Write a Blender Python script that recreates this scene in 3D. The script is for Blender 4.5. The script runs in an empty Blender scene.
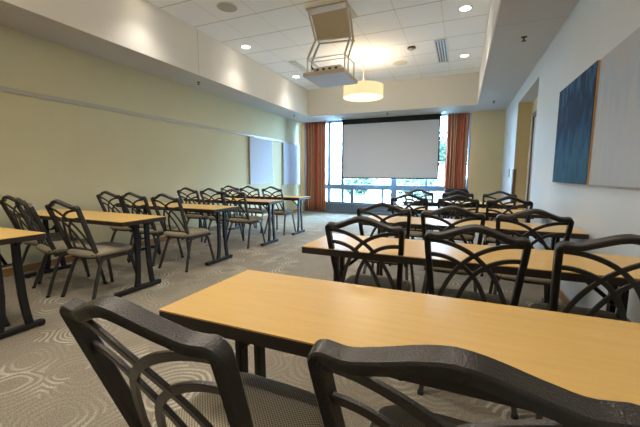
import bpy, math, random
from mathutils import Vector, Matrix
random.seed(7)
sc = bpy.context.scene
COL = sc.collection
PI = math.pi

# ------------------------------------------------------------------ dimensions
XL, XR = -4.81, 0.935
YF, YB = -3.0, 9.756
ZS, ZC = 2.82, 3.543
TXL, TXR, TYF, TYB = -4.125, 0.26, -2.2, 8.80
CAMH = 1.179

# ------------------------------------------------------------------ materials
MATS = {}
def lin(c):
    return tuple(((v/255)/12.92 if v/255 <= .04045 else ((v/255+.055)/1.055)**2.4) for v in c) + (1,)
def newmat(name):
    m = bpy.data.materials.new(name); m.use_nodes = True
    nt = m.node_tree; b = nt.nodes['Principled BSDF']
    MATS[name] = m
    return m, nt, b
def simple(name, rgb, rough=.6, metal=0, bump=0, bscale=200, spec=.5, vary=0, vscale=3):
    m, nt, b = newmat(name)
    b.inputs['Base Color'].default_value = lin(rgb)
    b.inputs['Roughness'].default_value = rough
    b.inputs['Metallic'].default_value = metal
    b.inputs['Specular IOR Level'].default_value = spec
    tc = nt.nodes.new('ShaderNodeTexCoord')
    if vary:
        n = nt.nodes.new('ShaderNodeTexNoise'); n.inputs['Scale'].default_value = vscale
        n.inputs['Detail'].default_value = 4
        nt.links.new(tc.outputs['Object'], n.inputs['Vector'])
        mx = nt.nodes.new('ShaderNodeMix'); mx.data_type = 'RGBA'
        mx.inputs[6].default_value = lin(tuple(max(0, c*(1-vary)) for c in rgb))
        mx.inputs[7].default_value = lin(tuple(min(255, c*(1+vary)) for c in rgb))
        nt.links.new(n.outputs['Fac'], mx.inputs[0]); nt.links.new(mx.outputs[2], b.inputs['Base Color'])
    if bump:
        n = nt.nodes.new('ShaderNodeTexNoise'); n.inputs['Scale'].default_value = bscale
        nt.links.new(tc.outputs['Object'], n.inputs['Vector'])
        bp = nt.nodes.new('ShaderNodeBump'); bp.inputs['Strength'].default_value = bump
        bp.inputs['Distance'].default_value = .002
        nt.links.new(n.outputs['Fac'], bp.inputs['Height']); nt.links.new(bp.outputs['Normal'], b.inputs['Normal'])
    return m
def emit(name, rgb, strength):
    m, nt, b = newmat(name)
    b.inputs['Base Color'].default_value = lin(rgb)
    b.inputs['Emission Color'].default_value = lin(rgb)
    b.inputs['Emission Strength'].default_value = strength
    return m
def mth(nt, op, a, bv=None, clamp=False):
    n = nt.nodes.new('ShaderNodeMath'); n.operation = op; n.use_clamp = clamp
    for i, v in enumerate((a, bv)):
        if v is None: continue
        if isinstance(v, (int, float)): n.inputs[i].default_value = v
        else: nt.links.new(v, n.inputs[i])
    return n.outputs[0]

simple('wall_paint', (198, 190, 154), .75, vary=.02)
simple('wall_white', (214, 218, 220), .7, vary=.015)
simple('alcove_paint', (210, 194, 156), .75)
simple('wall_paint_lamplit', (216, 200, 158), .75, vary=.02)  # same wall paint, warmer and lighter: lamp light put into the colour
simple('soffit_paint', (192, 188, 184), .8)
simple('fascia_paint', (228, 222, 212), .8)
simple('track_metal', (176, 170, 158), .45, .3)
simple('board_white', (186, 192, 206), .7, spec=.2)
simple('wood_base', (150, 104, 56), .5, vary=.15, vscale=9)
simple('edge_band', (44, 34, 28), .45)
simple('table_metal', (30, 29, 31), .42, .3)
simple('brown_metal', (71, 67, 64), .32, .5, bump=.7, bscale=300)
simple('plastic_black', (22, 22, 23), .5)
simple('dark_blue_cloth', (26, 34, 52), .85)
simple('alu_frame', (126, 150, 176), .45, .4)
simple('window_panel', (112, 128, 146), .6)
simple('screen_white', (212, 213, 222), .85)
simple('screen_black', (16, 18, 24), .7)
simple('switch_grey', (110, 104, 92), .5)
simple('corner_guard', (118, 96, 76), .5)
simple('sprinkler_metal', (92, 74, 54), .4, .7)
simple('white_metal', (212, 208, 198), .4, .1)
simple('lift_tan', (194, 178, 152), .6)
simple('lift_rod', (206, 200, 184), .35, .5)
simple('cover_blue', (205, 210, 224), .7)
simple('grille_dark', (58, 58, 62), .6)
simple('speaker_grey', (168, 160, 142), .7)
simple('canvas_side', (222, 184, 134), .6)
simple('door_wood', (134, 100, 62), .45, vary=.12, vscale=6)
simple('concrete_out', (224, 222, 214), .9, vary=.05, vscale=.4)
simple('lawn_green', (60, 72, 54), .95, vary=.2, vscale=1.5)
simple('leaf_green', (52, 66, 50), .9, vary=.35, vscale=2.2)
simple('leaf_teal', (46, 64, 58), .9, vary=.35, vscale=2.2)
simple('bark', (92, 76, 60), .9)
simple('pier_white', (214, 222, 236), .9)
emit('lamp_disc', (255, 244, 224), 14)
emit('shade_glow', (255, 230, 178), .42)
emit('diffuser_glow', (255, 240, 205), .8)

# table laminate: maple with long faint grain
m, nt, b = newmat('maple')
tc = nt.nodes.new('ShaderNodeTexCoord'); mp = nt.nodes.new('ShaderNodeMapping')
mp.inputs['Scale'].default_value = (1.2, 14, 14)
nt.links.new(tc.outputs['Object'], mp.inputs[0])
n = nt.nodes.new('ShaderNodeTexNoise'); n.inputs['Scale'].default_value = 3; n.inputs['Detail'].default_value = 5
nt.links.new(mp.outputs[0], n.inputs['Vector'])
r = nt.nodes.new('ShaderNodeValToRGB')
r.color_ramp.elements[0].position = .3; r.color_ramp.elements[0].color = lin((212, 169, 94))
r.color_ramp.elements[1].position = .72; r.color_ramp.elements[1].color = lin((220, 179, 104))
nt.links.new(n.outputs['Fac'], r.inputs[0]); nt.links.new(r.outputs[0], b.inputs['Base Color'])
b.inputs['Roughness'].default_value = .33

# seat cloth: small basket weave
m, nt, b = newmat('seat_cloth')
tc = nt.nodes.new('ShaderNodeTexCoord')
sx = nt.nodes.new('ShaderNodeSeparateXYZ'); nt.links.new(tc.outputs['Object'], sx.inputs[0])
u = mth(nt, 'SINE', mth(nt, 'MULTIPLY', sx.outputs[0], 2*PI/.0105))
v = mth(nt, 'SINE', mth(nt, 'MULTIPLY', sx.outputs[1], 2*PI/.0105))
w = mth(nt, 'ADD', mth(nt, 'MULTIPLY', mth(nt, 'MULTIPLY', u, v), .5), .5)
r = nt.nodes.new('ShaderNodeValToRGB')
r.color_ramp.elements[0].position = .25; r.color_ramp.elements[0].color = lin((92, 82, 66))
r.color_ramp.elements[1].position = .65; r.color_ramp.elements[1].color = lin((190, 176, 150))
nt.links.new(w, r.inputs[0]); nt.links.new(r.outputs[0], b.inputs['Base Color'])
bp = nt.nodes.new('ShaderNodeBump'); bp.inputs['Strength'].default_value = .3; bp.inputs['Distance'].default_value = .002
nt.links.new(w, bp.inputs['Height']); nt.links.new(bp.outputs[0], b.inputs['Normal'])
b.inputs['Roughness'].default_value = .9

# carpet: overlapping fans of concentric arcs
m, nt, b = newmat('carpet')
tc = nt.nodes.new('ShaderNodeTexCoord')
nz = nt.nodes.new('ShaderNodeTexNoise'); nz.inputs['Scale'].default_value = 3.4; nz.inputs['Detail'].default_value = 1
nt.links.new(tc.outputs['Object'], nz.inputs['Vector'])
vm = nt.nodes.new('ShaderNodeVectorMath'); vm.operation = 'SCALE'; vm.inputs[3].default_value = .16
nt.links.new(nz.outputs['Color'], vm.inputs[0])
va = nt.nodes.new('ShaderNodeVectorMath'); va.operation = 'ADD'
nt.links.new(tc.outputs['Object'], va.inputs[0]); nt.links.new(vm.outputs[0], va.inputs[1])
vo = nt.nodes.new('ShaderNodeTexVoronoi'); vo.voronoi_dimensions = '2D'; vo.inputs['Scale'].default_value = 2.6
vo.inputs['Randomness'].default_value = .85
nt.links.new(va.outputs[0], vo.inputs['Vector'])
ring = mth(nt, 'SINE', mth(nt, 'MULTIPLY', vo.outputs['Distance'], 62))
n2 = nt.nodes.new('ShaderNodeTexNoise'); n2.inputs['Scale'].default_value = 3.2; n2.inputs['Detail'].default_value = 2
nt.links.new(tc.outputs['Object'], n2.inputs['Vector'])
vs_ = nt.nodes.new('ShaderNodeVectorMath'); vs_.operation = 'SUBTRACT'
nt.links.new(va.outputs[0], vs_.inputs[0]); nt.links.new(vo.outputs['Position'], vs_.inputs[1])
vn_ = nt.nodes.new('ShaderNodeVectorMath'); vn_.operation = 'NORMALIZE'; nt.links.new(vs_.outputs[0], vn_.inputs[0])
vc_ = nt.nodes.new('ShaderNodeVectorMath'); vc_.operation = 'SUBTRACT'; nt.links.new(vo.outputs['Color'], vc_.inputs[0]); vc_.inputs[1].default_value = (.5, .5, .5)
vd_ = nt.nodes.new('ShaderNodeVectorMath'); vd_.operation = 'DOT_PRODUCT'; nt.links.new(vn_.outputs[0], vd_.inputs[0]); nt.links.new(vc_.outputs[0], vd_.inputs[1])
fan = nt.nodes.new('ShaderNodeMapRange'); fan.inputs[1].default_value = -.05; fan.inputs[2].default_value = .12; fan.inputs[3].default_value = .25
nt.links.new(vd_.outputs['Value'], fan.inputs[0])
hub = nt.nodes.new('ShaderNodeMapRange'); hub.inputs[1].default_value = .12; hub.inputs[2].default_value = .24
nt.links.new(vo.outputs['Distance'], hub.inputs[0])
msk = nt.nodes.new('ShaderNodeMapRange'); msk.inputs[1].default_value = .4; msk.inputs[2].default_value = .58
nt.links.new(n2.outputs['Fac'], msk.inputs[0])
ra = nt.nodes.new('ShaderNodeMapRange'); ra.inputs[1].default_value = -.35; ra.inputs[2].default_value = .7
nt.links.new(ring, ra.inputs[0])
amt = mth(nt, 'MULTIPLY', mth(nt, 'MULTIPLY', mth(nt, 'MULTIPLY', ra.outputs[0], hub.outputs[0]), fan.outputs[0]), mth(nt, 'ADD', mth(nt, 'MULTIPLY', msk.outputs[0], .6), .3))
n3 = nt.nodes.new('ShaderNodeTexNoise'); n3.inputs['Scale'].default_value = 140; n3.inputs['Detail'].default_value = 2
nt.links.new(tc.outputs['Object'], n3.inputs['Vector'])
mx = nt.nodes.new('ShaderNodeMix'); mx.data_type = 'RGBA'
mx.inputs[6].default_value = lin((144, 133, 116)); mx.inputs[7].default_value = lin((192, 183, 164))
nt.links.new(amt, mx.inputs[0])
mb = nt.nodes.new('ShaderNodeMix'); mb.data_type = 'RGBA'; mb.blend_type = 'MULTIPLY'; mb.inputs[0].default_value = .55
nt.links.new(mx.outputs[2], mb.inputs[6])
cr = nt.nodes.new('ShaderNodeMapRange'); cr.inputs[1].default_value = .3; cr.inputs[2].default_value = .7
cr.inputs[3].default_value = .3; cr.inputs[4].default_value = 1.55
nt.links.new(n3.outputs['Fac'], cr.inputs[0])
cc = nt.nodes.new('ShaderNodeCombineXYZ')
for i in range(3): nt.links.new(cr.outputs[0], cc.inputs[i])
nt.links.new(cc.outputs[0], mb.inputs[7]); nt.links.new(mb.outputs[2], b.inputs['Base Color'])
b.inputs['Roughness'].default_value = .95; b.inputs['Specular IOR Level'].default_value = .15
bp = nt.nodes.new('ShaderNodeBump'); bp.inputs['Strength'].default_value = .5; bp.inputs['Distance'].default_value = .004
nt.links.new(mth(nt, 'ADD', n3.outputs['Fac'], amt), bp.inputs['Height']); nt.links.new(bp.outputs[0], b.inputs['Normal'])

# ceiling tiles: grid lines at the real tile joints
m, nt, b = newmat('ceiling_tile')
tc = nt.nodes.new('ShaderNodeTexCoord'); sx = nt.nodes.new('ShaderNodeSeparateXYZ')
nt.links.new(tc.outputs['Object'], sx.inputs[0])
def gridline(sock, off, step, half):
    q = mth(nt, 'DIVIDE', mth(nt, 'SUBTRACT', sock, off), step)
    f = mth(nt, 'ABSOLUTE', mth(nt, 'SUBTRACT', mth(nt, 'FRACT', mth(nt, 'ADD', q, 100.5)), .5))
    return mth(nt, 'LESS_THAN', mth(nt, 'MULTIPLY', f, step), half)
gx = gridline(sx.outputs[0], -.382, .632, .007)
gy = gridline(sx.outputs[1], 5.1, .668, .009)
g = mth(nt, 'MAXIMUM', mth(nt, 'MULTIPLY', gx, .38), gy)
mx = nt.nodes.new('ShaderNodeMix'); mx.data_type = 'RGBA'
mx.inputs[6].default_value = lin((240, 239, 237)); mx.inputs[7].default_value = lin((190, 185, 176))
nt.links.new(g, mx.inputs[0]); nt.links.new(mx.outputs[2], b.inputs['Base Color'])
b.inputs['Roughness'].default_value = .9

# curtain cloth: vertical stripes by UV
m, nt, b = newmat('curtain_cloth')
uv = nt.nodes.new('ShaderNodeUVMap'); sx = nt.nodes.new('ShaderNodeSeparateXYZ')
nt.links.new(uv.outputs[0], sx.inputs[0])
wn = nt.nodes.new('ShaderNodeTexWhiteNoise'); wn.noise_dimensions = '1D'
nt.links.new(mth(nt, 'FLOOR', mth(nt, 'MULTIPLY', sx.outputs[0], 46)), wn.inputs['W'])
r = nt.nodes.new('ShaderNodeValToRGB'); r.color_ramp.interpolation = 'CONSTANT'
cols = [(0, (170, 92, 64)), (.2, (196, 128, 90)), (.36, (128, 70, 56)), (.48, (184, 104, 84)), (.60, (142, 122, 84)), (.73, (214, 178, 140)), (.84, (170, 80, 64)), (.94, (116, 98, 90))]
r.color_ramp.elements[0].color = lin(cols[0][1]); r.color_ramp.elements[1].position = cols[1][0]; r.color_ramp.elements[1].color = lin(cols[1][1])
for p, c in cols[2:]:
    e = r.color_ramp.elements.new(p); e.color = lin(c)
nt.links.new(wn.outputs['Value'], r.inputs[0]); nt.links.new(r.outputs[0], b.inputs['Base Color'])
b.inputs['Roughness'].default_value = .8
# some light passes the cloth
tr = nt.nodes.new('ShaderNodeBsdfTranslucent'); nt.links.new(r.outputs[0], tr.inputs[0])
ms = nt.nodes.new('ShaderNodeMixShader'); ms.inputs[0].default_value = .15
out = nt.nodes['Material Output']
nt.links.new(b.outputs[0], ms.inputs[1]); nt.links.new(tr.outputs[0], ms.inputs[2]); nt.links.new(ms.outputs[0], out.inputs[0])

# glass
m, nt, b = newmat('window_glass')
tp = nt.nodes.new('ShaderNodeBsdfTransparent'); tp.inputs[0].default_value = (.93, .98, 1, 1)
gl = nt.nodes.new('ShaderNodeBsdfGlossy'); gl.inputs['Roughness'].default_value = .02
fr = nt.nodes.new('ShaderNodeFresnel'); fr.inputs[0].default_value = 1.3
ms = nt.nodes.new('ShaderNodeMixShader')
nt.links.new(fr.outputs[0], ms.inputs[0]); nt.links.new(tp.outputs[0], ms.inputs[1]); nt.links.new(gl.outputs[0], ms.inputs[2])
nt.links.new(ms.outputs[0], nt.nodes['Material Output'].inputs[0])

# canvases
def canvas(name, stops, streak, blotch):
    m, nt, b = newmat(name)
    tc = nt.nodes.new('ShaderNodeTexCoord'); mp = nt.nodes.new('ShaderNodeMapping')
    mp.inputs['Scale'].default_value = streak
    nt.links.new(tc.outputs['Object'], mp.inputs[0])
    n = nt.nodes.new('ShaderNodeTexNoise'); n.inputs['Scale'].default_value = 1; n.inputs['Detail'].default_value = 6
    nt.links.new(mp.outputs[0], n.inputs['Vector'])
    sx = nt.nodes.new('ShaderNodeSeparateXYZ'); nt.links.new(tc.outputs['Object'], sx.inputs[0])
    h = mth(nt, 'DIVIDE', mth(nt, 'SUBTRACT', sx.outputs[2], 1.1), .94)
    f = mth(nt, 'ADD', mth(nt, 'MULTIPLY', h, .62), mth(nt, 'MULTIPLY', mth(nt, 'SUBTRACT', n.outputs['Fac'], .5), blotch))
    r = nt.nodes.new('ShaderNodeValToRGB')
    r.color_ramp.elements[0].position = stops[0][0]; r.color_ramp.elements[0].color = lin(stops[0][1])
    r.color_ramp.elements[1].position = stops[1][0]; r.color_ramp.elements[1].color = lin(stops[1][1])
    for p, c in stops[2:]:
        e = r.color_ramp.elements.new(p); e.color = lin(c)
    nt.links.new(f, r.inputs[0]); nt.links.new(r.outputs[0], b.inputs['Base Color'])
    b.inputs['Roughness'].default_value = .8; b.inputs['Specular IOR Level'].default_value = .15
canvas('canvas_blue', [(0, (34, 76, 98)), (.16, (46, 92, 120)), (.3, (24, 62, 98)), (.42, (14, 34, 64)), (.56, (22, 44, 74)), (.72, (66, 100, 130))], (12, 9, 3.4), 1.0)
canvas('canvas_white', [(0, (182, 190, 200)), (.3, (190, 194, 202)), (.45, (176, 188, 204)), (.6, (188, 188, 192)), (.9, (182, 180, 178))], (30, 16, 2.5), .6)

# ------------------------------------------------------------------ mesh helpers
class MB:
    def __init__(s): s.v = []; s.f = []
    def add(s, vs, fs):
        o = len(s.v); s.v += [tuple(p) for p in vs]; s.f += [tuple(i+o for i in f) for f in fs]
    def box(s, x0, x1, y0, y1, z0, z1):
        s.add([(x, y, z) for z in (z0, z1) for y in (y0, y1) for x in (x0, x1)],
              [(0, 2, 3, 1), (4, 5, 7, 6), (0, 1, 5, 4), (2, 6, 7, 3), (0, 4, 6, 2), (1, 3, 7, 5)])
    def loft(s, rings, cap=True):
        n = len(rings[0]); vs = [p for r in rings for p in r]; fs = []
        for i in range(len(rings)-1):
            for j in range(n):
                k = (j+1) % n
                fs.append((i*n+j, i*n+k, (i+1)*n+k, (i+1)*n+j))
        if cap: fs.append(tuple(range(n-1, -1, -1))); fs.append(tuple((len(rings)-1)*n+j for j in range(n)))
        s.add(vs, fs)
    def sweep(s, path, prof, B):
        """prof (a along in-plane normal, b along B); path lies in a plane whose normal is B. prof may be f(t)->list"""
        B = Vector(B).normalized(); P = [Vector(p) for p in path]; rings = []
        for i, p in enumerate(P):
            if i == 0: T = P[1]-P[0]
            elif i == len(P)-1: T = P[-1]-P[-2]
            else: T = (P[i+1]-P[i]).normalized()+(P[i]-P[i-1]).normalized()
            T.normalize(); N = B.cross(T).normalized()
            pr = prof(i/(len(P)-1)) if callable(prof) else prof
            rings.append([p+N*a+B*b for a, b in pr])
        s.loft(rings)
    def tube(s, path, r, n=10):
        P = [Vector(p) for p in path]; rings = []; up = None
        for i, p in enumerate(P):
            if i == 0: T = P[1]-P[0]
            elif i == len(P)-1: T = P[-1]-P[-2]
            else: T = (P[i+1]-P[i]).normalized()+(P[i]-P[i-1]).normalized()
            T.normalize()
            if up is None:
                up = Vector((0, 0, 1)) if abs(T.z) < .9 else Vector((1, 0, 0))
            u = (up - T*up.dot(T)).normalized(); w = T.cross(u); up = u
            rr = r[i] if isinstance(r, (list, tuple)) else r
            rings.append([p+u*rr*math.cos(2*PI*k/n)+w*rr*math.sin(2*PI*k/n) for k in range(n)])
        s.loft(rings)
    def lathe(s, prof, cx, cy, n=32):
        rings = [[(cx+r*math.cos(2*PI*k/n), cy+r*math.sin(2*PI*k/n), z) for k in range(n)] for r, z in prof]
        s.loft(rings)
    def build(s, name, mat, parent=None, smooth=False, bevel=0, seg=2, angle=40):
        me = bpy.data.meshes.new(name); me.from_pydata(s.v, [], s.f); me.update()
        import bmesh
        bm = bmesh.new(); bm.from_mesh(me); bmesh.ops.recalc_face_normals(bm, faces=bm.faces); bm.to_mesh(me); bm.free()
        me.materials.append(MATS[mat])
        o = bpy.data.objects.new(name, me); COL.objects.link(o)
        if parent: o.parent = parent
        if smooth:
            me.shade_smooth() if hasattr(me, 'shade_smooth') else None
            me.set_sharp_from_angle(angle=math.radians(angle))
        if bevel:
            md = o.modifiers.new('bevel', 'BEVEL'); md.width = bevel; md.segments = seg; md.limit_method = 'ANGLE'
            md.angle_limit = math.radians(40)
        return o
def tag(o, label, cat, group=None, kind=None):
    if label: o['label'] = label
    if cat: o['category'] = cat
    if group: o['group'] = group
    if kind: o['kind'] = kind
    return o
def empty(name, loc, label, cat, group=None, rz=0):
    o = bpy.data.objects.new(name, None); COL.objects.link(o); o.location = loc; o.rotation_euler = (0, 0, rz)
    o.empty_display_size = .1
    return tag(o, label, cat, group)
def struct(o): o['kind'] = 'structure'; return o
def copy_tree(o, parent=None):
    c = o.copy(); COL.objects.link(c); c.parent = parent
    for ch in list(o.children): copy_tree(ch, c)
    return c
def arc(cx, cz, r, a0, a1, n):
    return [(cx+r*math.cos(a0+(a1-a0)*i/n), cz+r*math.sin(a0+(a1-a0)*i/n)) for i in range(n+1)]

# ------------------------------------------------------------------ setting
t = .12
TR_ = .05
ND_ = .23
b = MB(); b.box(XL-t, XR+ND_+.05, YF-t, YB+.02, -.15, 0); struct(b.build('floor', 'carpet'))
b = MB(); b.box(XL-t, XL, YF-t, YB+t, 0, ZS); struct(b.build('wall_left', 'wall_paint'))
b = MB(); b.box(XL-t, XR+TR_, YF-t, YF, 0, ZS+.02); struct(b.build('wall_front', 'wall_paint'))
DY0, DY1, DZ, ND = 5.70, 7.62, 2.57, .23                          # tall entrance niche in the right wall
b = MB(); b.box(XR, XR+TR_, YF, DY0-.05, 0, ZS); b.box(XR, XR+TR_, DY1+.05, YB, 0, ZS); b.box(XR, XR+TR_, DY0-.05, DY1+.05, DZ+.05, ZS)
b.box(XR, XR+.001, DY0-.05, DY0, 0, DZ+.05); b.box(XR, XR+.001, DY1, DY1+.05, 0, DZ+.05); b.box(XR, XR+.001, DY0, DY1, DZ, DZ+.05)
struct(b.build('wall_right', 'wall_white'))
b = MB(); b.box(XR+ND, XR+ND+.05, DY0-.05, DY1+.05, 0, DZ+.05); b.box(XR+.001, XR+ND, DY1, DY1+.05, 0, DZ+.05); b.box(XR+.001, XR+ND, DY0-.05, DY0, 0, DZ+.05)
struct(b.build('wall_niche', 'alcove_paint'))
b = MB(); b.box(XR+.001, XR+ND, DY0, DY1, DZ, DZ+.05); struct(b.build('ceiling_niche', 'soffit_paint'))
d = MB(); d.box(XR+ND-.02, XR+ND-.001, 5.83, 7.16, 0.003, 2.22)
dr = struct(d.build('door_1', 'door_wood'))
f = MB()
for ya, yb_ in ((5.75, 5.83), (7.16, 7.24)): f.box(XR+ND-.04, XR+ND-.001, ya, yb_, 0.001, 2.30)
f.box(XR+ND-.04, XR+ND-.001, 5.75, 7.24, 2.22, 2.30)
f.build('door_frame', 'corner_guard', dr)
for yy, q in ((6.45, -.1), (6.53, .1)):
    h = MB(); h.tube([(XR+ND-.02, yy, 1.0), (XR+ND-.07, yy, 1.0), (XR+ND-.07, yy+q, 1.0)], .011, 8); h.build('door_handle', 'white_metal', dr, True)
# rear wall with the window opening
WX0, WX1, WZ0 = -4.70, .16, .30
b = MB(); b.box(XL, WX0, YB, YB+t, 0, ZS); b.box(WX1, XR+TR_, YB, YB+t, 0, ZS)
struct(b.build('wall_rear', 'wall_paint_lamplit'))
# soffits and tray
b = MB()
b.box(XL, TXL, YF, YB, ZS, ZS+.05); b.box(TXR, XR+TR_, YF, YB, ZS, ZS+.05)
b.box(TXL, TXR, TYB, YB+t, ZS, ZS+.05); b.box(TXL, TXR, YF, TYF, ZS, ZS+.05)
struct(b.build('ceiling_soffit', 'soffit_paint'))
b = MB(); w = .05
b.box(TXL-w, TXL, TYF-w, TYB+w, ZS+.051, ZC+.05); b.box(TXR, TXR+w, TYF-w, TYB+w, ZS+.051, ZC+.05)
b.box(TXL, TXR, TYB, TYB+w, ZS+.051, ZC+.05); b.box(TXL, TXR, TYF-w, TYF, ZS+.051, ZC+.05)
o = struct(b.build('ceiling_fascia', 'fascia_paint'))
b = MB(); w = .012                                                # clean drywall lip that hides the soffit slab's edge
b.box(TXL, TXL+w, TYF, TYB, ZS-.001, ZC); b.box(TXR-w, TXR, TYF, TYB, ZS-.001, ZC)
b.box(TXL+w, TXR-w, TYB-w, TYB, ZS-.001, ZC); b.box(TXL+w, TXR-w, TYF, TYF+w, ZS-.001, ZC)
struct(b.build('ceiling_fascia_face', 'fascia_paint'))
b = MB(); b.box(TXL, TXR, TYF, TYB, ZC, ZC+.05); struct(b.build('ceiling', 'ceiling_tile'))
# control joints in the plaster
b = MB(); b.box(TXL+.0115, TXL+.0135, 4.508, 4.516, ZS, ZC-.001); b.box(TXR+.005, XR-.001, 4.362, 4.37, ZS-.0015, ZS+.001)
struct(b.build('trim_joint', 'track_metal'))
# baseboards
b = MB(); b.box(XL, XL+.016, YF, YB, 0, .085); struct(b.build('baseboard_left', 'wood_base', bevel=.004))
b = MB(); b.box(XR-.016, XR, YF, DY0, 0, .085); b.box(XR-.016, XR, DY1, YB, 0, .085); struct(b.build('baseboard_right', 'wood_base', bevel=.004))
b = MB(); b.box(WX1+.02, XR-.017, YB-.016, YB, 0, .085); struct(b.build('baseboard_rear', 'wood_base', bevel=.004))
# picture rail / track on left wall
b = MB(); b.box(XL, XL+.022, YF, 9.62, 2.095, 2.115); b.box(XL, XL+.012, YF, 9.62, 2.115, 2.155)
struct(b.build('trim_1', 'track_metal', bevel=.003))
# brown corner guard on the far jamb of the opening
b = MB(); b.box(XR-.006, XR-.0005, DY1, DY1+.14, .086, 1.30); b.box(XR-.006, XR+.05, DY1-.006, DY1-.0005, 0, 1.30)
struct(b.build('trim_2', 'corner_guard'))

# window
fy0, fy1 = YB+.01, YB+.10
def winbox(b, x0, x1, z0, z1, y0=fy0, y1=fy1): b.box(x0, x1, y0, y1, z0, z1)
b = MB(); winbox(b, WX0, WX1, .30, .345); winbox(b, WX0, WX1, ZS-.06, ZS)
winbox(b, WX0, WX0+.06, .345, ZS-.06); winbox(b, WX1-.05, WX1, .345, ZS-.06)
win = struct(b.build('window_1', 'alu_frame', bevel=.004))
b = MB(); winbox(b, WX0+.06, WX1-.05, .73, .885, YB-.01, fy1+.01); b.build('window_transom', 'alu_frame', win, bevel=.004)
for x0, x1 in ((-3.885, -3.80), (-3.435, -3.345), (-1.90, -1.73), (-.945, -.875)):
    b = MB(); winbox(b, x0, x1, .345, ZS-.06, YB-.005, fy1+.005); b.build('window_mullion', 'alu_frame', win, bevel=.004)
for x0, x1 in ((-3.13, -3.03), (-2.18, -2.12), (-1.30, -1.25)):
    b = MB(); winbox(b, x0, x1, .345, .73, YB, fy1); b.build('window_mullion', 'alu_frame', win, bevel=.004)
b = MB(); b.box(WX0+.05, WX1-.04, YB+.05, YB+.058, .34, ZS-.05); b.build('window_glass', 'window_glass', win)
b = MB(); b.box(WX0, WX1, YB, YB+t, 0, .30); b.box(WX0, WX1, YB-.05, YB, .25, .30); b.build('window_sill', 'window_panel', win, bevel=.004)
b = MB(); b.box(-3.8, .05, 9.63, YB, 0.0, .065); struct(b.build('trim_3', 'window_panel'))

# ------------------------------------------------------------------ outdoors
b = MB(); b.box(-60, 45, YB+t, 34, -.45, -.15); struct(b.build('ground_paving', 'concrete_out'))
b = MB(); b.box(-90, 70, 34, 120, -.46, -.10); struct(b.build('ground_lawn', 'lawn_green'))
b = MB(); b.box(-30, 12, 19.0, 22.4, -.149, -.08); struct(b.build('ground_verge', 'lawn_green'))
b = MB(); b.box(-4.55, -4.05, YB+1.15, YB+1.7, -.15, 3.6); b.box(-4.59, -4.01, YB+1.11, YB+1.74, -.15, .0)
tag(b.build('exterior_pier', 'pier_white', bevel=.01), 'pale rendered pier standing just outside the left end of the window', 'pillar')
def foliage(b, cx, cy, cz, rx, rz, n, s):
    for i in range(n):
        u = random.uniform(-1, 1); a = random.uniform(0, 2*PI); q = math.sqrt(1-u*u); R = random.uniform(.72, 1.05)
        c = Vector((cx+rx*q*math.cos(a)*R, cy+rx*q*math.sin(a)*R, cz+rz*u*R))
        e1 = Vector((random.gauss(0, 1), random.gauss(0, 1), random.gauss(0, .6))).normalized()
        e2 = e1.cross(Vector((random.gauss(0, 1), random.gauss(0, 1), random.gauss(0, 1)))).normalized()
        k = s*random.uniform(.6, 1.3)
        b.add([c-e1*k, c-e2*k*.5+e1*.1*k, c+e1*k, c+e2*k*.5], [(0, 1, 2, 3)])
def bush(x, y, r, h, mat, label):
    e = empty('garden_bush', (x, y, -.15), label, 'bush', 'bushes outside the window')
    b = MB(); foliage(b, 0, 0, h*.55, r, h*.5, 420, .16); foliage(b, 0, 0, h*.5, r*.7, h*.4, 200, .2)
    b.build('foliage', mat, e)
    b = MB()
    for k in range(5):
        a = k*1.3; b.tube([(0, 0, 0), (.2*r*math.cos(a), .2*r*math.sin(a), h*.3), (.5*r*math.cos(a), .5*r*math.sin(a), h*.6)], [.03, .02, .012], 6)
    b.build('stem', 'bark', e, True)
def tree(x, y, h, r, mat, label):
    e = empty('garden_tree', (x, y, -.2), label, 'tree', 'trees beyond the paving')
    b = MB()
    for k in range(7):
        a = k*.9; rr = r*.45
        foliage(b, rr*math.cos(a), rr*math.sin(a), h*(.55+.06*(k % 3)), r*.6, h*.22, 320, .28)
    foliage(b, 0, 0, h*.8, r*.6, h*.2, 260, .28)
    b.build('crown', mat, e)
    b = MB(); b.tube([(0, 0, 0), (.05, 0, h*.3), (-.05, .05, h*.6)], [.16, .12, .07], 8)
    for k in range(5):
        a = k*1.26; b.tube([(0, 0, h*.3), (r*.3*math.cos(a), r*.3*math.sin(a), h*.5), (r*.5*math.cos(a), r*.5*math.sin(a), h*.62)], [.07, .05, .02], 6)
    b.build('trunk', 'bark', e, True)
bush(-12.4, 21.0, 1.1, 1.25, 'leaf_green', 'rounded green bush outside, seen low at the left part of the window')
bush(-9.2, 20.6, .8, 1.0, 'leaf_teal', 'small blue-green bush outside beyond the middle lower panes')
bush(-6.3, 21.1, 1.2, 1.3, 'leaf_green', 'wide green bush outside, left of the thick mullion')
bush(-2.6, 20.8, 1.3, 1.5, 'leaf_green', 'tall green bush outside, seen right of the thick mullion')
bush(.8, 20.5, .9, 1.2, 'leaf_teal', 'pale bush outside beside the right hand curtain')
tree(-22, 42, 7.5, 3.6, 'leaf_teal', 'leafy tree beyond the paving behind the left glass')
tree(-15, 56, 8.5, 4.0, 'leaf_green', 'broad green tree beyond the paving, left of the screen centre')
tree(-9.5, 40, 7.2, 3.4, 'leaf_teal', 'pale green tree outside behind the middle of the screen')
tree(-2.5, 54, 8.0, 3.9, 'leaf_green', 'full green tree outside showing right of the screen')
tree(3.5, 36, 7.4, 3.6, 'leaf_teal', 'tree outside behind the right hand curtain')

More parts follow.
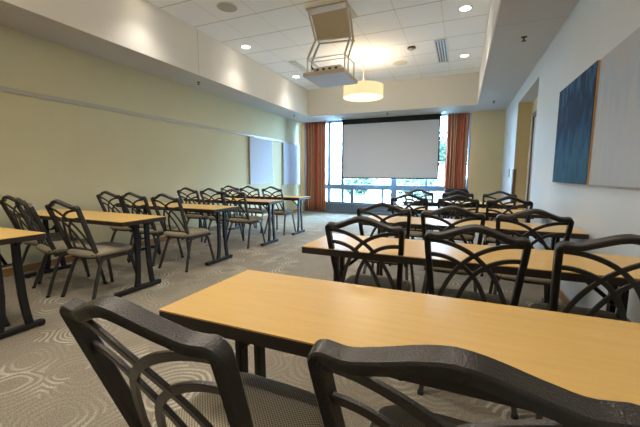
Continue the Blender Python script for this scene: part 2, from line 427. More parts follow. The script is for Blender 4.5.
# ------------------------------------------------------------------ curtains
def curtain(x0, x1, y, z0, z1, folds, label, seed):
    rnd = random.Random(seed)
    e = empty('curtain', ((x0+x1)/2, y, z0), label, 'curtain', 'striped curtains at the window')
    n = folds*12; L = 0; pts = []; amp = [rnd.uniform(.028, .045) for _ in range(folds+2)]
    for i in range(n+1):
        u = i/n; k = u*folds; A = amp[int(k)]
        pts.append((x0+(x1-x0)*u + .012*math.sin(k*2*PI*2), A*math.cos(k*2*PI)))
    us = [0]
    for i in range(1, n+1): us.append(us[-1]+math.dist(pts[i], pts[i-1]))
    rows = 14; vs = []; fs = []
    cx = (x0+x1)/2
    for j in range(rows+1):
        v = j/rows; z = (z1-z0)*v; sq = 1-.04*math.sin(v*PI); am = .75+.35*(1-v)
        for i, (px, py) in enumerate(pts): vs.append(((px-cx)*sq, py*am, z))
    for j in range(rows):
        for i in range(n):
            a = j*(n+1)+i; fs.append((a, a+1, a+n+2, a+n+1))
    me = bpy.data.meshes.new('curtain_panel'); me.from_pydata(vs, [], fs); me.update()
    uvl = me.uv_layers.new(name='UVMap')
    for p in me.polygons:
        for li in p.loop_indices:
            vi = me.loops[li].vertex_index; uvl.data[li].uv = (us[vi % (n+1)]/1.0, (vi//(n+1))/rows)
    me.materials.append(MATS['curtain_cloth']); me.shade_smooth()
    o = bpy.data.objects.new('cloth_panel', me); COL.objects.link(o); o.parent = e
    md = o.modifiers.new('thick', 'SOLIDIFY'); md.thickness = .003
    b = MB(); b.box(x0-cx-.03, x1-cx+.03, -.02, .02, z1-z0-.004, z1-z0+.018); b.build('curtain_track', 'white_metal', e)
curtain(-4.60, -3.90, 9.62, .06, 2.79, 7, 'rust and orange striped curtain hanging to the floor at the left end of the window', 3)
curtain(-.445, .115, 9.66, .06, 2.79, 6, 'rust and orange striped curtain hanging at the right end of the window', 11)

# ------------------------------------------------------------------ projection screen
sx0, sx1, sy = -3.345, -.59, 9.56
e = empty('projection_screen', ((sx0+sx1)/2, sy, ZS), 'large white pull-down projection screen hanging before the window', 'projection screen')
c = (sx0+sx1)/2; hw = (sx1-sx0)/2
b = MB(); b.box(-hw+.035, hw-.035, -.002, .002, -1.72, -.17); b.build('screen_surface', 'screen_white', e)
b = MB(); b.box(-hw, hw, -.0015, .0015, -.172, -.001); b.box(-hw, -hw+.036, -.0015, .0015, -1.725, -.17); b.box(hw-.036, hw, -.0015, .0015, -1.725, -.17); b.build('screen_border', 'screen_black', e)
b = MB(); b.box(-hw, hw, -.012, .012, -1.75, -1.718); b.build('bottom_bar', 'screen_black', e, bevel=.004)
b = MB(); b.box(-hw-.05, hw+.05, -.07, .07, -.02, -.001); b.build('screen_slot', 'white_metal', e, bevel=.003)

# ------------------------------------------------------------------ whiteboards, canvases, switches
def board(y0, y1, z0, z1, label):
    e = empty('whiteboard', (XL+.01, (y0+y1)/2, z0), label, 'whiteboard', 'whiteboards on the left wall'); w = (y1-y0)/2; h = z1-z0
    b = MB(); b.box(.008, .03, -w+.01, w-.01, .01, h-.01); b.build('board_surface', 'board_white', e)
    b = MB(); b.box(.004, .036, -w, w, 0, .012); b.box(.004, .036, -w, w, h-.012, h); b.box(.004, .036, -w, -w+.012, .012, h-.012); b.box(.004, .036, w-.012, w, .012, h-.012)
    b.build('board_frame', 'track_metal', e)
    b = MB()
    for s in (-.6, .6): b.box(.012, .03, w*s-.02, w*s+.02, h, h+.025)
    b.build('hook', 'white_metal', e)
board(6.86, 7.92, .93, 2.09, 'white board hung from the wall track, the nearer of two')
board(8.52, 9.58, .88, 2.09, 'white board hung from the wall track, next to the left curtain')
def art(y0, y1, z0, z1, d, mat, label, off=.004):
    e = empty('canvas_painting', (XR-off, (y0+y1)/2, z0), label, 'painting'); w = (y1-y0)/2; h = z1-z0
    b = MB(); b.box(-d, -.003, -w, w, 0, h); o = b.build('canvas_frame', 'canvas_side', e)
    b = MB(); b.box(-d-.004, -d, -w, w, 0, h); o = b.build('painted_face', mat, e)
    o.data.transform(Matrix.Translation((0, 0, z0))); o.location.z = -z0
art(3.215, 4.27, 1.11, 2.04, .034, 'canvas_blue', 'dark blue abstract canvas on the right wall')
art(1.62, 3.20, 1.11, 2.04, .019, 'canvas_white', 'pale grey-white abstract canvas on the right wall, nearer the camera')
def plate(name, label, cat, x, y, z, nx, ny, w, h, mat='switch_grey'):
    e = empty(name, (x, y, z), label, cat); b = MB(); T = .008
    if nx: b.box(min(0, nx*T), max(0, nx*T), -w/2, w/2, -h/2, h/2)
    else: b.box(-w/2, w/2, min(0, ny*T), max(0, ny*T), -h/2, h/2)
    b.build('cover_plate', mat, e, bevel=.002)
    b = MB(); k = .013
    if nx: b.box(min(nx*T, nx*k), max(nx*T, nx*k), -w*.2, w*.2, -h*.25, h*.25)
    else: b.box(-w*.2, w*.2, min(ny*T, ny*k), max(ny*T, ny*k), -h*.25, h*.25)
    b.build('rocker', 'track_metal', e, bevel=.001)
plate('light_switch', 'brown wall control on the right wall past the opening', 'switch', XR, 8.26, 1.23, -1, 0, .12, .18)
plate('light_switch', 'small switch plate on the left wall between the whiteboards', 'switch', XL, 8.0, 1.12, 1, 0, .08, .12, 'white_metal')

# ------------------------------------------------------------------ ceiling fittings
def downlight(x, y, label, group='recessed ceiling lights'):
    e = empty('recessed_light', (x, y, ZC), label, 'ceiling light', group)
    b = MB(); b.lathe([(.072, -.0005), (.098, -.0005), (.098, -.006), (.09, -.009), (.072, -.004)], 0, 0, 28)
    # ring only: open loft
    b.f = b.f[:-2]; n = 28; k = 4*n
    b.f += [(k+j, k+(j+1) % n, (j+1) % n, j) for j in range(n)]
    b.build('trim_ring', 'white_metal', e, True)
    b = MB(); b.lathe([(.0715, -.001), (.0715, -.004)], 0, 0, 28); b.build('lamp', 'lamp_disc', e)
    L = bpy.data.lights.new('downlight', 'SPOT'); L.energy = 50; L.color = (1, .95, .875); L.spot_size = math.radians(128); L.spot_blend = 1.0
    L.shadow_soft_size = .06
    lo = bpy.data.objects.new('downlight_lamp', L); COL.objects.link(lo); lo.parent = e; lo.location = (0, 0, -.02)
    lo.rotation_euler = (0, math.radians(-17 if x < -2 else 17), 0)        # gimbals aimed a little into the room
names = {(-1, 5.45): 'recessed light along the left tray edge, second from the rear', (-1, 7.5): 'recessed light along the left tray edge, nearest the window',
         (1, 5.45): 'recessed light along the right tray edge, nearer the camera', (1, 7.5): 'recessed light along the right tray edge beside the striped vent'}
for y in (-.7, 1.38, 3.42, 5.45, 7.5):  # pair behind the camera and nearer right ones: unseen, added for room light
    for s in (-1, 1):
        if (s, y) in names: lab = names[(s, y)]
        else: lab = 'recessed light in the %s side of the ceiling, above the %s' % ('left' if s < 0 else 'unseen right', {-.7: 'area behind the camera, added to light the room', 1.38: 'first table rows', 3.42: 'third table rows'}[y])
        downlight(-3.83 if s < 0 else -.075, y, lab)

def pendant(x, y, label):
    e = empty('pendant_lamp', (x, y, ZC), label, 'pendant lamp', 'drum pendants')
    b = MB(); b.lathe([(.09, -.001), (.09, -.018), (.02, -.03)], 0, 0, 28); b.build('canopy', 'white_metal', e, True)
    b = MB(); b.tube([(0, 0, -.02), (0, 0, -.62)], .012, 10); b.build('rod', 'lift_rod', e, True)
    b = MB(); R = .40; z0, z1 = -.80, -.57; n = 48
    ring = lambda r, z: [(r*math.cos(2*PI*k/n), r*math.sin(2*PI*k/n), z) for k in range(n)]
    rs = [ring(R, z0), ring(R, z1), ring(R-.006, z1), ring(R-.006, z0)]
    b.loft(rs + [rs[0]], cap=False); b.build('lamp_shade', 'shade_glow', e, True)
    b = MB(); b.lathe([(R-.012, z0+.012), (R-.012, z0+.018)], 0, 0, n); b.build('diffuser', 'diffuser_glow', e)
    b = MB()
    for k in range(3):
        a = k*2*PI/3; b.tube([(0, 0, -.6), ((R-.004)*math.cos(a), (R-.004)*math.sin(a), -.6)], .005, 6)
    b.build('spider', 'lift_rod', e)
    L = bpy.data.lights.new('pendant_bulb', 'POINT'); L.energy = 14; L.color = (1, .92, .80); L.shadow_soft_size = .12
    lo = bpy.data.objects.new('pendant_bulb', L); COL.objects.link(lo); lo.parent = e; lo.location = (0, 0, -.50)
    L = bpy.data.lights.new('pendant_down', 'AREA'); L.energy = 16; L.color = (1, .93, .82); L.shape = 'DISK'; L.size = .7
    lo = bpy.data.objects.new('pendant_downlight', L); COL.objects.link(lo); lo.parent = e; lo.location = (0, 0, -.81)
pendant(-1.94, 6.8, 'cream drum pendant lamp hanging near the screen')
pendant(-1.94, 1.2, 'added unseen cream drum pendant lamp over the near tables, lighting the room')  # unseen second pendant, added for general illumination

def disc(name, x, y, label, cat, group, R=.16, mat='speaker_grey'):
    e = empty(name, (x, y, ZC), label, cat, group)
    b = MB(); b.lathe([(R, -.0005), (R, -.006), (R-.012, -.010), (R-.015, -.006)], 0, 0, 36); b.build('rim', 'white_metal', e, True)
    b = MB(); b.lathe([(R-.014, -.0062), (R-.014, -.0085), (R*.5, -.0115)], 0, 0, 36); b.build('grille', mat, e, True)
disc('ceiling_speaker', -3.19, 4.11, 'round grey speaker grille in the ceiling near the left tray edge', 'speaker', 'ceiling speakers', .15)
simple('speaker_pale', (214, 206, 186), .7)
disc('ceiling_speaker', -1.33, 7.46, 'round pale speaker grille in the ceiling right of the drum pendant', 'speaker', 'ceiling speakers', .15, 'speaker_pale')

e = empty('smoke_detector', (-.985, 6.66, ZC), 'small domed detector on the ceiling between speaker and vent', 'smoke detector')
b = MB(); b.lathe([(.075, -.0005), (.078, -.02), (.06, -.028)], 0, 0, 28); b.build('detector_base', 'sprinkler_metal', e, True)
b = MB(); b.lathe([(.055, -.028), (.05, -.05), (.02, -.06)], 0, 0, 24); b.build('sensor', 'white_metal', e, True)

def vent(x, y0, y1, w, label, dark, cnt):
    e = empty('air_vent', (x, (y0+y1)/2, ZC), label, 'air vent', 'ceiling air vents'); h = (y1-y0)/2
    b = MB(); b.box(-w/2, w/2, -h, h, -.004, -.0005); b.build('backing', 'grille_dark' if dark else 'speaker_grey', e)
    for k in range(cnt+1):
        px = -w/2+w*k/cnt
        b = MB(); b.box(px-.011, px+.011, -h, h, -.016, -.004); b.build('louvre', 'white_metal', e, bevel=.002)
    for ya, yb_ in ((-h-.02, -h), (h, h+.02)):
        b = MB(); b.box(-w/2-.011, w/2+.011, ya, yb_, -.016, -.0005); b.build('end_cap', 'white_metal', e)
vent(-.475, 6.50, 7.72, .19, 'linear air vent with dark slots right of the smoke detector', True, 4)
vent(-3.40, 6.50, 7.20, .14, 'grey linear air vent at the left of the ceiling behind the projector lift', False, 3)

def sprinkler(x, y, z, label):
    e = empty('fire_sprinkler', (x, y, z), label, 'sprinkler', 'sprinkler heads under the soffit')
    b = MB(); b.lathe([(.034, -.0005), (.034, -.006), (.02, -.012)], 0, 0, 18); b.build('escutcheon', 'sprinkler_metal', e, True)
    b = MB(); b.tube([(0, 0, -.01), (0, 0, -.045)], .008, 8); b.lathe([(.026, -.045), (.026, -.049)], 0, 0, 16); b.build('sprinkler_head', 'sprinkler_metal', e, True)
sprinkler(-4.43, 4.84, ZS, 'small sprinkler head under the left soffit, the nearer one')
sprinkler(-4.37, 8.43, ZS, 'small sprinkler head under the left soffit near the left curtain')
sprinkler(.60, 4.80, ZS, 'small sprinkler head under the right soffit, above the blue canvas')
sprinkler(.57, 8.53, ZS, 'small sprinkler head under the right soffit near the right curtain')
sprinkler(-1.92, 9.1, ZS, 'small sprinkler head under the soffit just before the projection screen')
e = empty('fire_sprinkler', (-1.9, 5.95, ZC), 'small sprinkler head in the ceiling between projector lift and drum pendant', 'sprinkler', 'sprinkler heads under the soffit')
b = MB(); b.lathe([(.034, -.0005), (.034, -.006), (.02, -.012)], 0, 0, 18); b.build('escutcheon', 'sprinkler_metal', e, True)
b = MB(); b.tube([(0, 0, -.01), (0, 0, -.045)], .008, 8); b.build('sprinkler_head', 'sprinkler_metal', e, True)

# projector lift
e = empty('projector_lift', (-1.85, 4.75, ZC), 'open scissor projector lift hanging from the ceiling with its tile cover', 'projector lift')
def W(p): return (p[0]+1.85, p[1]-4.75, p[2]-ZC)
b = MB(); b.box(-.33, .29, -.17, .34, -.022, -.0005); b.build('mounting_plate', 'lift_tan', e, bevel=.003)
Tl, Tr = Vector((-2.15, 4.62, 3.51)), Vector((-1.57, 4.60, 3.51))
Kl, Kr = Vector((-2.12, 4.80, 3.18)), Vector((-1.575, 4.80, 3.15))
Bl, Br = Vector((-2.03, 4.32, 2.75)), Vector((-1.49, 4.32, 2.75))
b = MB(); q = [W(Tl+(Kl-Tl)*.1+Vector((.02, .02, 0))), W(Tr+(Kr-Tr)*.1+Vector((-.02, .02, 0))), W(Kr+Vector((-.02, .03, 0))), W(Kl+Vector((.02, .03, 0)))]
b.add(q+[(x, y+.012, z+.004) for x, y, z in q], [(0, 1, 2, 3), (7, 6, 5, 4), (0, 4, 5, 1), (1, 5, 6, 2), (2, 6, 7, 3), (3, 7, 4, 0)])
b.build('upper_panel', 'lift_tan', e)
for T_, K_, B_ in ((Tl, Kl, Bl), (Tr, Kr, Br)):
    for dy in (0, .14):
        d3 = Vector((0, dy, 0))
        b = MB(); b.tube([W(T_+d3), W(K_+d3)], .016, 8); b.build('upper_arm', 'lift_rod', e, True)
        b = MB(); b.tube([W(K_+d3), W(B_+d3), ], .016, 8); b.tube([W(B_+d3), W(Vector((B_.x, B_.y+dy, 2.53)))], .012, 8); b.build('lower_arm', 'lift_rod', e, True)
for dy in (0, .14):
    d3 = Vector((0, dy, 0))
    for A_, B_, rr in ((Kl, Kr, .014), (Bl, Br, .007)):
        b = MB(); b.tube([W(A_+d3), W(B_+d3)], rr, 8); b.build('cross_rod', 'lift_rod', e, True)
for A_ in (Bl, Br):
    b = MB(); b.tube([W(A_), W(A_+Vector((0, .4, 0)))], .01, 8); b.build('side_rod', 'lift_rod', e, True)
    b = MB(); b.tube([W(A_+Vector((0, .4, 0))), W(Vector((A_.x, A_.y+.4, 2.53)))], .01, 8); b.build('side_rod', 'lift_rod', e, True)
cz = 2.50
b = MB(); x0, y0, x1, y1 = -2.05, 4.24, -1.48, 4.86
b.add([W((x, y, z)) for z in (cz, cz+.02) for y in (y0, y1) for x in (x0, x1)], [(0, 2, 3, 1), (4, 5, 7, 6), (0, 1, 5, 4), (2, 6, 7, 3), (0, 4, 6, 2), (1, 3, 7, 5)])
b.build('tile_cover', 'cover_blue', e)
b = MB()
for (xa, xb, ya, yb_) in ((x0, x1, y0-.008, y0+.012), (x0, x1, y1-.012, y1+.008), (x0-.008, x0+.012, y0, y1), (x1-.012, x1+.008, y0, y1)):
    p0, p1 = W((xa, ya, cz+.002)), W((xb, yb_, cz+.05)); b.box(p0[0], p1[0], p0[1], p1[1], p0[2], p1[2])
b.build('tray_rim', 'lift_tan', e)
pj = empty('projector', (-1.75, 4.52, cz+.022), 'grey ceiling projector sitting in the lift tray', 'projector')
b = MB(); b.box(-.21, .19, -.15, .17, .012, .125); b.build('projector_body', 'white_metal', pj, bevel=.012, seg=3)
for k in range(5):
    b = MB(); b.box(-.19+k*.07, -.15+k*.07, -.153, -.149, .03, .06); b.build('connector_port', 'plastic_black', pj)
for k in range(4):
    b = MB(); b.box(-.17+k*.09, -.13+k*.09, -.153, -.149, .075, .1); b.build('connector_port', 'plastic_black', pj)
b = MB(); b.tube([(.05, .17, .07), (.05, .20, .07)], .04, 16); b.build('lens', 'plastic_black', pj, True)
for sx_ in (-.17, .15):
    b = MB(); b.lathe([(.015, -.001), (.015, .013)], sx_, 0, 10); b.build('foot', 'plastic_black', pj)
b = MB(); b.tube([(-.15, -.155, .045), (-.19, -.19, .09), (-.235, -.17, .14), (-.25, -.05, .09), (-.2, .05, .13)], .006, 8); b.build('cable', 'plastic_black', pj, True)

# ------------------------------------------------------------------ table
TL, TD, TH = 1.80, .50, .74
def make_table():
    """origin: floor, at centre; length along x"""
    e = empty('training_table', (0, 0, 0), 't', 'table', 'long training tables in two banks')
    hx, hy = TL/2, TD/2
    def slab(z0, z1, g, r=.012):
        pts = []
        for cx, cy, a in ((hx-r, hy-r, 0), (-hx+r, hy-r, 90), (-hx+r, -hy+r, 180), (hx-r, -hy+r, 270)):
            for k in range(5):
                t_ = math.radians(a+k*22.5); pts.append((cx+(r+g)*math.cos(t_), cy+(r+g)*math.sin(t_)))
        return [[(x, y, z0) for x, y in pts], [(x, y, z1) for x, y in pts]]
    b = MB(); b.loft(slab(TH-.035, TH, 0)); b.build('tabletop', 'maple', e)
    b = MB(); b.loft(slab(TH-.042, TH-.0045, .0022)); b.build('edge_band', 'edge_band', e)
    for yy in (-.06, .11):
        b = MB(); b.box(-hx+.10, hx-.10, yy, yy+.03, TH-.075, TH-.037); b.build('support_rail', 'table_metal', e)
    for s in (-1, 1):
        x = s*(hx-.14); w = .013
        def colm(path, half=.026):
            b = MB(); pr = [(-half, -w), (half, -w), (half, w), (-half, w)]
            b.sweep(path, pr, (1, 0, 0)); return b
        colm([(x, 0.0, TH-.04), (x, 0.0, .3), (x, -.012, .12), (x, -.03, .035)]).build('leg_column', 'table_metal', e, bevel=.005)
        colm([(x, .118, TH-.04), (x, .120, .50), (x, .128, .28), (x, .140, .15), (x, .156, .035)]).build('leg_column', 'table_metal', e, bevel=.005)
        b = MB(); b.box(x-.026, x+.026, -hy-.01, hy+.0, .008, .046); fb = b.build('foot_bar', 'table_metal', e, bevel=.008, seg=3)
        for yy in (-hy+.03, hy-.02):
            g = MB(); g.lathe([(.022, .0), (.022, .012)], x, yy, 12); g.build('glide', 'plastic_black', fb)
        b = MB(); b.box(x-.03, x+.03, -.10, .17, TH-.048, TH-.036); b.build('mounting_bracket', 'table_metal', e)
        b = MB(); b.tube([(x-s*.012, .06, TH-.22), (x-s*.21, .06, TH-.05)], .011, 8); br = b.build('folding_brace', 'table_metal', e, True)
        b = MB(); b.tube([(x-s*.008, -.01, TH-.22), (x-s*.008, .13, TH-.22)], .010, 8); b.build('pivot_rod', 'table_metal', br, True)
        b = MB(); b.tube([(x-s*.03, .06, TH-.07), (x-s*.03, .06, TH-.045)], .014, 10); b.build('knob', 'plastic_black', br, True)
    return e

# ------------------------------------------------------------------ chair
ZSEAT = .455
PZ0, PY0 = .40, -.14      # where the back posts meet the seat
PZ1, PY1 = .905, -.315     # back corner
BK = Vector((0, PY1-PY0, PZ1-PZ0)).normalized()             # up along the back plane
BN = Vector((1, 0, 0)).cross(BK).normalized()               # back-plane normal
def bp_(s, t_, bow=0.0):
    """back-plane point: s across, t height above the floor"""
    k = (t_-PZ0)/(PZ1-PZ0)
    w_ = .178+.048*max(0, min(1.0, k))
    return Vector((s, PY0+(PY1-PY0)*k, t_)) + Vector((0, -1, 0))*.026*(.5+.5*math.cos(PI*min(1, abs(s/w_))))*min(1, .45+.55*k)
def ribbed(ha, hb, ridges=4, g=.0026):
    """profile: in-plane half ha, depth half hb, with grooves on both depth faces"""
    c = .004; pts = []
    n = ridges*2
    def face(sgn):
        out = []
        for i in range(n+1):
            a = -ha+c + (2*ha-2*c)*i/n
            out.append((a, hb - (g if i % 2 else 0)))
        return out
    top = face(1)
    pts += [(-ha, -hb+c), (-ha, hb-c)] + top + [(ha, hb-c), (ha, -hb+c)] + [(-a, -bb) for a, bb in top]
    return pts
def make_chair():
    e = empty('banquet_chair', (0, 0, 0), 'c', 'chair')
    # back frame: post, rounded corner, rail with raised centre, corner, post
    HT, HB = .213, .178                                    # half widths at top and at seat
    path = []
    n = 10
    for i in range(n): k = i/n; path.append((-(HB+(HT-HB)*k), PZ0-.02+(PZ1-.055-PZ0+.02)*k))
    R = .018
    path += [( -HT+R-R*math.cos(a), PZ1-.015-R+R*math.sin(a)) for a in [i*PI/12 for i in range(7)]]
    rail = []
    for i in range(1, 24):
        x = -HT+R+(2*HT-2*R)*i/24
        q = 1-abs(x)/(HT-R)
        bell = (.5-.5*math.cos(PI*max(0, (q-.12)/.88)))**1.15
        rail.append((x, PZ1-.015+.050*(bell*.78+max(0, (q-.12)/.88)*.22)-.004*math.sin(min(1, q*2.6)*PI)))
    path += rail + [(-x, z) for x, z in reversed(path)]
    pts = [bp_(x, z) for x, z in path]
    b = MB(); b.sweep(pts, ribbed(.0140, .0185, 5), BN); b.build('back_frame', 'brown_metal', e, True, angle=28)
    # four crossing bands
    for s in (-1, 1):
        for (p0, p1, p2) in (((.200, .862), (-.085, .868), (-.168, .475)), ((.196, .786), (-.025, .792), (-.080, .475))):
            cv = []
            for i in range(21):
                t_ = i/20
                cv.append(tuple((1-t_)**2*p0[j]+2*t_*(1-t_)*p1[j]+t_*t_*p2[j] for j in (0, 1)))
            b = MB(); b.sweep([bp_(s*x, z) for x, z in cv], [(-.0108, -.0052), (.0108, -.0052), (.0108, .0052), (-.0108, .0052)], BN)
            b.build('back_band', 'brown_metal', e, True, bevel=.0015, seg=1, angle=35)
    b = MB(); b.sweep([bp_(-.178, .475), bp_(.178, .475)], [(-.011, -.009), (.011, -.009), (.011, .009), (-.011, .009)], BN)
    b.build('lower_rail', 'brown_metal', e, bevel=.002)
    # seat cushion
    def sup(hx, hy, z, cy, p=5, n=40):
        out = []
        for k in range(n):
            a = 2*PI*k/n; c_, s_ = math.cos(a), math.sin(a)
            x = hx*math.copysign(abs(c_)**(2/p), c_); y = hy*math.copysign(abs(s_)**(2/p), s_)
            x *= 1+.045*(y/hy)                                # wider in front
            out.append((x, cy+y, z))
        return out
    cy = .0
    prof = [(.185, .19, .412), (.205, .212, .414), (.214, .220, .424), (.217, .222, .438), (.214, .219, .450), (.203, .209, .460), (.18, .19, .468), (.13, .14, .473), (.06, .07, .475)]
    b = MB(); b.loft([sup(hx, hy, z, cy) for hx, hy, z in prof]); b.build('seat', 'seat_cloth', e, True, angle=60)
    b = MB(); b.loft([sup(.19, .195, z, cy) for z in (.395, .412)]); b.build('seat_pan', 'brown_metal', e, True)
    # leg frames
    sq = [(-.0125, -.0125), (.0125, -.0125), (.0125, .0125), (-.0125, .0125)]
    for s in (-1, 1):
        X0, X1 = s*.183, s*.222
        def pt(y, z): return Vector((X0+(X1-X0)*max(0, (.37-z)/.37), y, z))
        rear = [pt(-.245, .006), pt(-.20, .14), pt(-.155, .27), pt(-.128, .34), pt(-.105, .372), pt(-.07, .383), pt(-.02, .385)]
        front = [pt(.250, .006), pt(.228, .14), pt(.205, .27), pt(.188, .345), pt(.165, .375), pt(.13, .385), pt(.05, .385), pt(-.0205, .385)]
        for pth in (rear, front):
            b = MB(); tp = lambda t_: [(a*1.0, c_) for a, c_ in sq]
            b.sweep(pth, sq, (1, 0, 0)); lg = b.build('leg', 'brown_metal', e, True, bevel=.003, seg=2, angle=30)
            yy = pth[0].y
            b = MB(); b.lathe([(.012, .0), (.017, .001), (.0165, .02), (.014, .022)], X1, yy, 12); b.build('leg_tip', 'plastic_black', lg, True)
    for yy in (.15, -.09):
        b = MB(); b.tube([(-.18, yy, .383), (.18, yy, .383)], .009, 8); b.build('cross_bar', 'brown_metal', e, True)
    return e

table0 = make_table(); chair0 = make_chair()
first = {'t': True, 'c': True}
def put(kind, x, y, rz, label, group):
    src = table0 if kind == 't' else chair0
    o = src if first[kind] else copy_tree(src)
    first[kind] = False
    o.location = (x, y, 0); o.rotation_euler = (0, 0, rz)
    o['label'] = label; o['group'] = group
    return o
ordn = ['first', 'second', 'third', 'fourth', 'fifth']
LX = -2.845-TL/2; RX = -.893+TL/2
LT = [.958, 2.06, 3.29, 4.58, 5.68]; RT = [.752, 1.81, 3.08, 4.40, 5.66]
for i, y in enumerate(LT):
    lab = ['maple table with dark edge at the left frame edge, only its corner showing',
           'maple table on the left side, second from the camera, with chairs tucked in',
           'maple table on the left side, middle one of its bank',
           'maple table on the left side, second from the window',
           'maple table on the left side, closest to the left curtain'][i]
    put('t', LX, y+TD/2, 0, lab, 'tables of the left bank')
for i, y in enumerate(RT):
    lab = ['large maple table in the foreground with dark brown edge',
           'maple table on the right side directly behind the foreground table',
           'maple table on the right side, middle one of its bank',
           'maple table on the right side, second from the window wall',
           'maple table on the right side, farthest toward the window'][i]
    put('t', RX, y+TD/2, 0, lab, 'tables of the right bank')

pos3 = ['aisle', 'middle', 'wall']
def chair(x, y, rz, label, group): put('c', x, y, math.radians(rz), label, group)
G = 'brown lattice-back chairs'
chair(-.562, .735, -2, 'brown metal lattice-back chair in the left foreground, its ribbed top rail tilted across the frame', 'chairs at the foreground table')
chair(.004, .789, 0, 'brown metal lattice-back chair in the right foreground, cut by the bottom frame edge', 'chairs at the foreground table')
g = 'chairs at the second right table'
chair(-.495, 2.09, 0, 'brown lattice-back chair at the second right table, the one nearest the aisle', g)
chair(.075, 2.00, -1, 'brown lattice-back chair at the second right table, centre of three', g)
chair(.605, 1.965, 0, 'brown lattice-back chair at the second right table, cut by the right frame edge', g)
g = 'chairs at the third right table'
chair(-.60, 3.06, 1, 'brown lattice-back chair at the third right table, aisle end', g)
chair(-.050, 2.99, -1, 'brown lattice-back chair at the third right table, in the middle', g)
chair(.475, 2.96, -2, 'brown lattice-back chair at the third right table, under the blue canvas', g)
g = 'chairs at the fourth right table'
chair(-.59, 4.50, 0, 'brown lattice-back chair at the fourth right table, aisle end', g)
chair(-.03, 4.50, 0, 'brown lattice-back chair at the fourth right table, in the middle', g)
chair(.49, 4.48, 0, 'brown lattice-back chair at the fourth right table, wall end', g)
g = 'chairs at the fifth right table'
chair(-.63, 5.86, 0, 'brown lattice-back chair at the last right table, aisle end in front of the window', g)
chair(-.05, 5.86, 0, 'brown lattice-back chair at the last right table, below the right curtain', g)
chair(.52, 5.84, 0, 'brown lattice-back chair at the last right table, wall end before the rear wall', g)
g = 'chair at the first left table'
chair(-3.42, 1.07, 0, 'brown chair at the left frame edge, only a front leg in view', g)
g = 'chairs at the second left table'
chair(-3.265, 2.12, 0, 'brown lattice-back chair at the second left table, aisle end, seat fully in view', g)
chair(-3.755, 2.095, -13, 'brown lattice-back chair at the second left table, in the middle and half hidden', g)
chair(-4.36, 2.26, 0, 'brown lattice-back chair at the second left table, against the wall at the frame edge', g)
g = 'chairs at the third left table'
chair(-3.24, 3.22, 0, 'brown lattice-back chair at the third left table, aisle end', g)
chair(-3.83, 3.25, 0, 'brown lattice-back chair at the third left table, in the middle', g)
chair(-4.36, 3.30, 0, 'brown lattice-back chair at the third left table, by the wall', g)
g = 'chairs at the fourth left table'
chair(-3.32, 4.60, 0, 'brown lattice-back chair at the fourth left table, aisle end', g)
chair(-3.83, 4.68, 0, 'brown lattice-back chair at the fourth left table, in the middle', g)
chair(-4.38, 4.72, 0, 'brown lattice-back chair at the fourth left table, by the wall', g)
g = 'chairs at the last left table'
chair(-3.37, 5.86, 0, 'brown lattice-back chair at the last left table, aisle end below the near whiteboard', g)
chair(-3.91, 5.88, 0, 'brown lattice-back chair at the last left table, in the middle', g)
chair(-4.42, 5.92, 0, 'brown lattice-back chair at the last left table, by the wall', g)

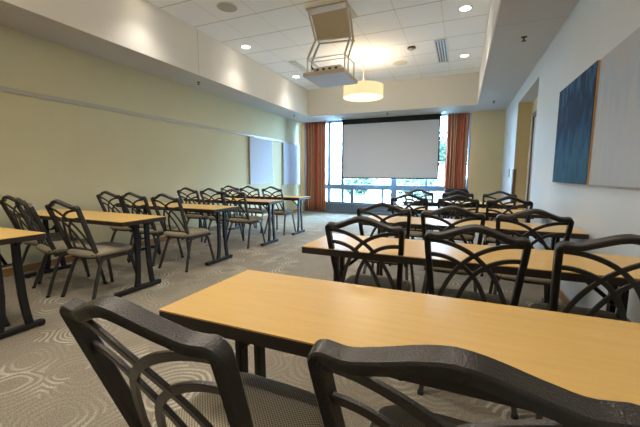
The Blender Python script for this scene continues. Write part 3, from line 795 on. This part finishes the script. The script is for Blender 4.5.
# dark upholstered tub chair under the right curtain
e = empty('tub_chair', (-.12, 9.15, 0), 'dark navy round-backed tub chair below the right hand curtain', 'armchair')
def shell(r, n, a0, a1, z):
    return [(r*math.cos(a0+(a1-a0)*i/n), r*.92*math.sin(a0+(a1-a0)*i/n), z) for i in range(n+1)]
b = MB(); n = 28; a0, a1 = math.radians(160), math.radians(380)
sec = []
for i in range(n+1):
    a = a0+(a1-a0)*i/n; k = 1-abs(i/n-.5)*2; ztop = .62+.22*min(1, k*1.9)**.6
    ring_ = []
    for rr, z in ((.30, .2), (.31, ztop-.03), (.285, ztop), (.25, ztop), (.235, ztop-.03), (.24, .2)):
        ring_.append((rr*math.cos(a), rr*.92*math.sin(a), z))
    sec.append(ring_)
b.loft(sec); b.build('backrest', 'dark_blue_cloth', e, True, angle=50)
b = MB(); b.lathe([(.20, .22), (.232, .25), (.232, .40), (.21, .43), (.1, .44)], 0, 0, 28); b.build('seat', 'dark_blue_cloth', e, True)
b = MB(); b.lathe([(.29, .17), (.29, .20)], 0, 0, 28); b.build('base', 'plastic_black', e)
for a in (45, 135, 225, 315):
    b = MB(); x, y = .22*math.cos(math.radians(a)), .20*math.sin(math.radians(a)); b.lathe([(.013, 0), (.02, .17)], x, y, 10); b.build('leg', 'table_metal', e, True)

# ------------------------------------------------------------------ daylight
wd = bpy.data.worlds.new('World'); sc.world = wd; wd.use_nodes = True
bg = wd.node_tree.nodes['Background']; bg.inputs[0].default_value = (.42, .70, 1.0, 1); bg.inputs[1].default_value = 52
P = bpy.data.lights.new('window_portal', 'AREA'); P.shape = 'RECTANGLE'; P.size = WX1-WX0; P.size_y = ZS-.3; P.cycles.is_portal = True
po = bpy.data.objects.new('window_portal', P); COL.objects.link(po); po.location = ((WX0+WX1)/2, YB+.14, (ZS+.3)/2); po.rotation_euler = (-PI/2, 0, 0)

# ------------------------------------------------------------------ camera
yaw, pitch, roll, F = math.radians(23.009), math.radians(-6.661), math.radians(.203), 332.27
f_ = Vector((-math.sin(yaw)*math.cos(pitch), math.cos(yaw)*math.cos(pitch), math.sin(pitch)))
rt = Vector((math.cos(yaw), math.sin(yaw), 0)); up = rt.cross(f_)
r2 = math.cos(roll)*rt+math.sin(roll)*up; u2 = -math.sin(roll)*rt+math.cos(roll)*up
cd = bpy.data.cameras.new('camera'); cam = bpy.data.objects.new('camera', cd); COL.objects.link(cam)
cd.sensor_width = 36; cd.lens = F/640*36; cd.clip_start = .02; cd.clip_end = 300
M = Matrix((r2, u2, -f_)).transposed().to_4x4(); M.translation = Vector((0, 0, CAMH)); cam.matrix_world = M
sc.camera = cam
sc.view_settings.view_transform = 'Standard'; sc.view_settings.look = 'None'; sc.view_settings.gamma = 1
sc.view_settings.use_curve_mapping = False; sc.view_settings.exposure = .62
sc.cycles.use_denoising = True
sc.cycles.max_bounces = 10; sc.cycles.diffuse_bounces = 6
sc.cycles.sample_clamp_indirect = 6
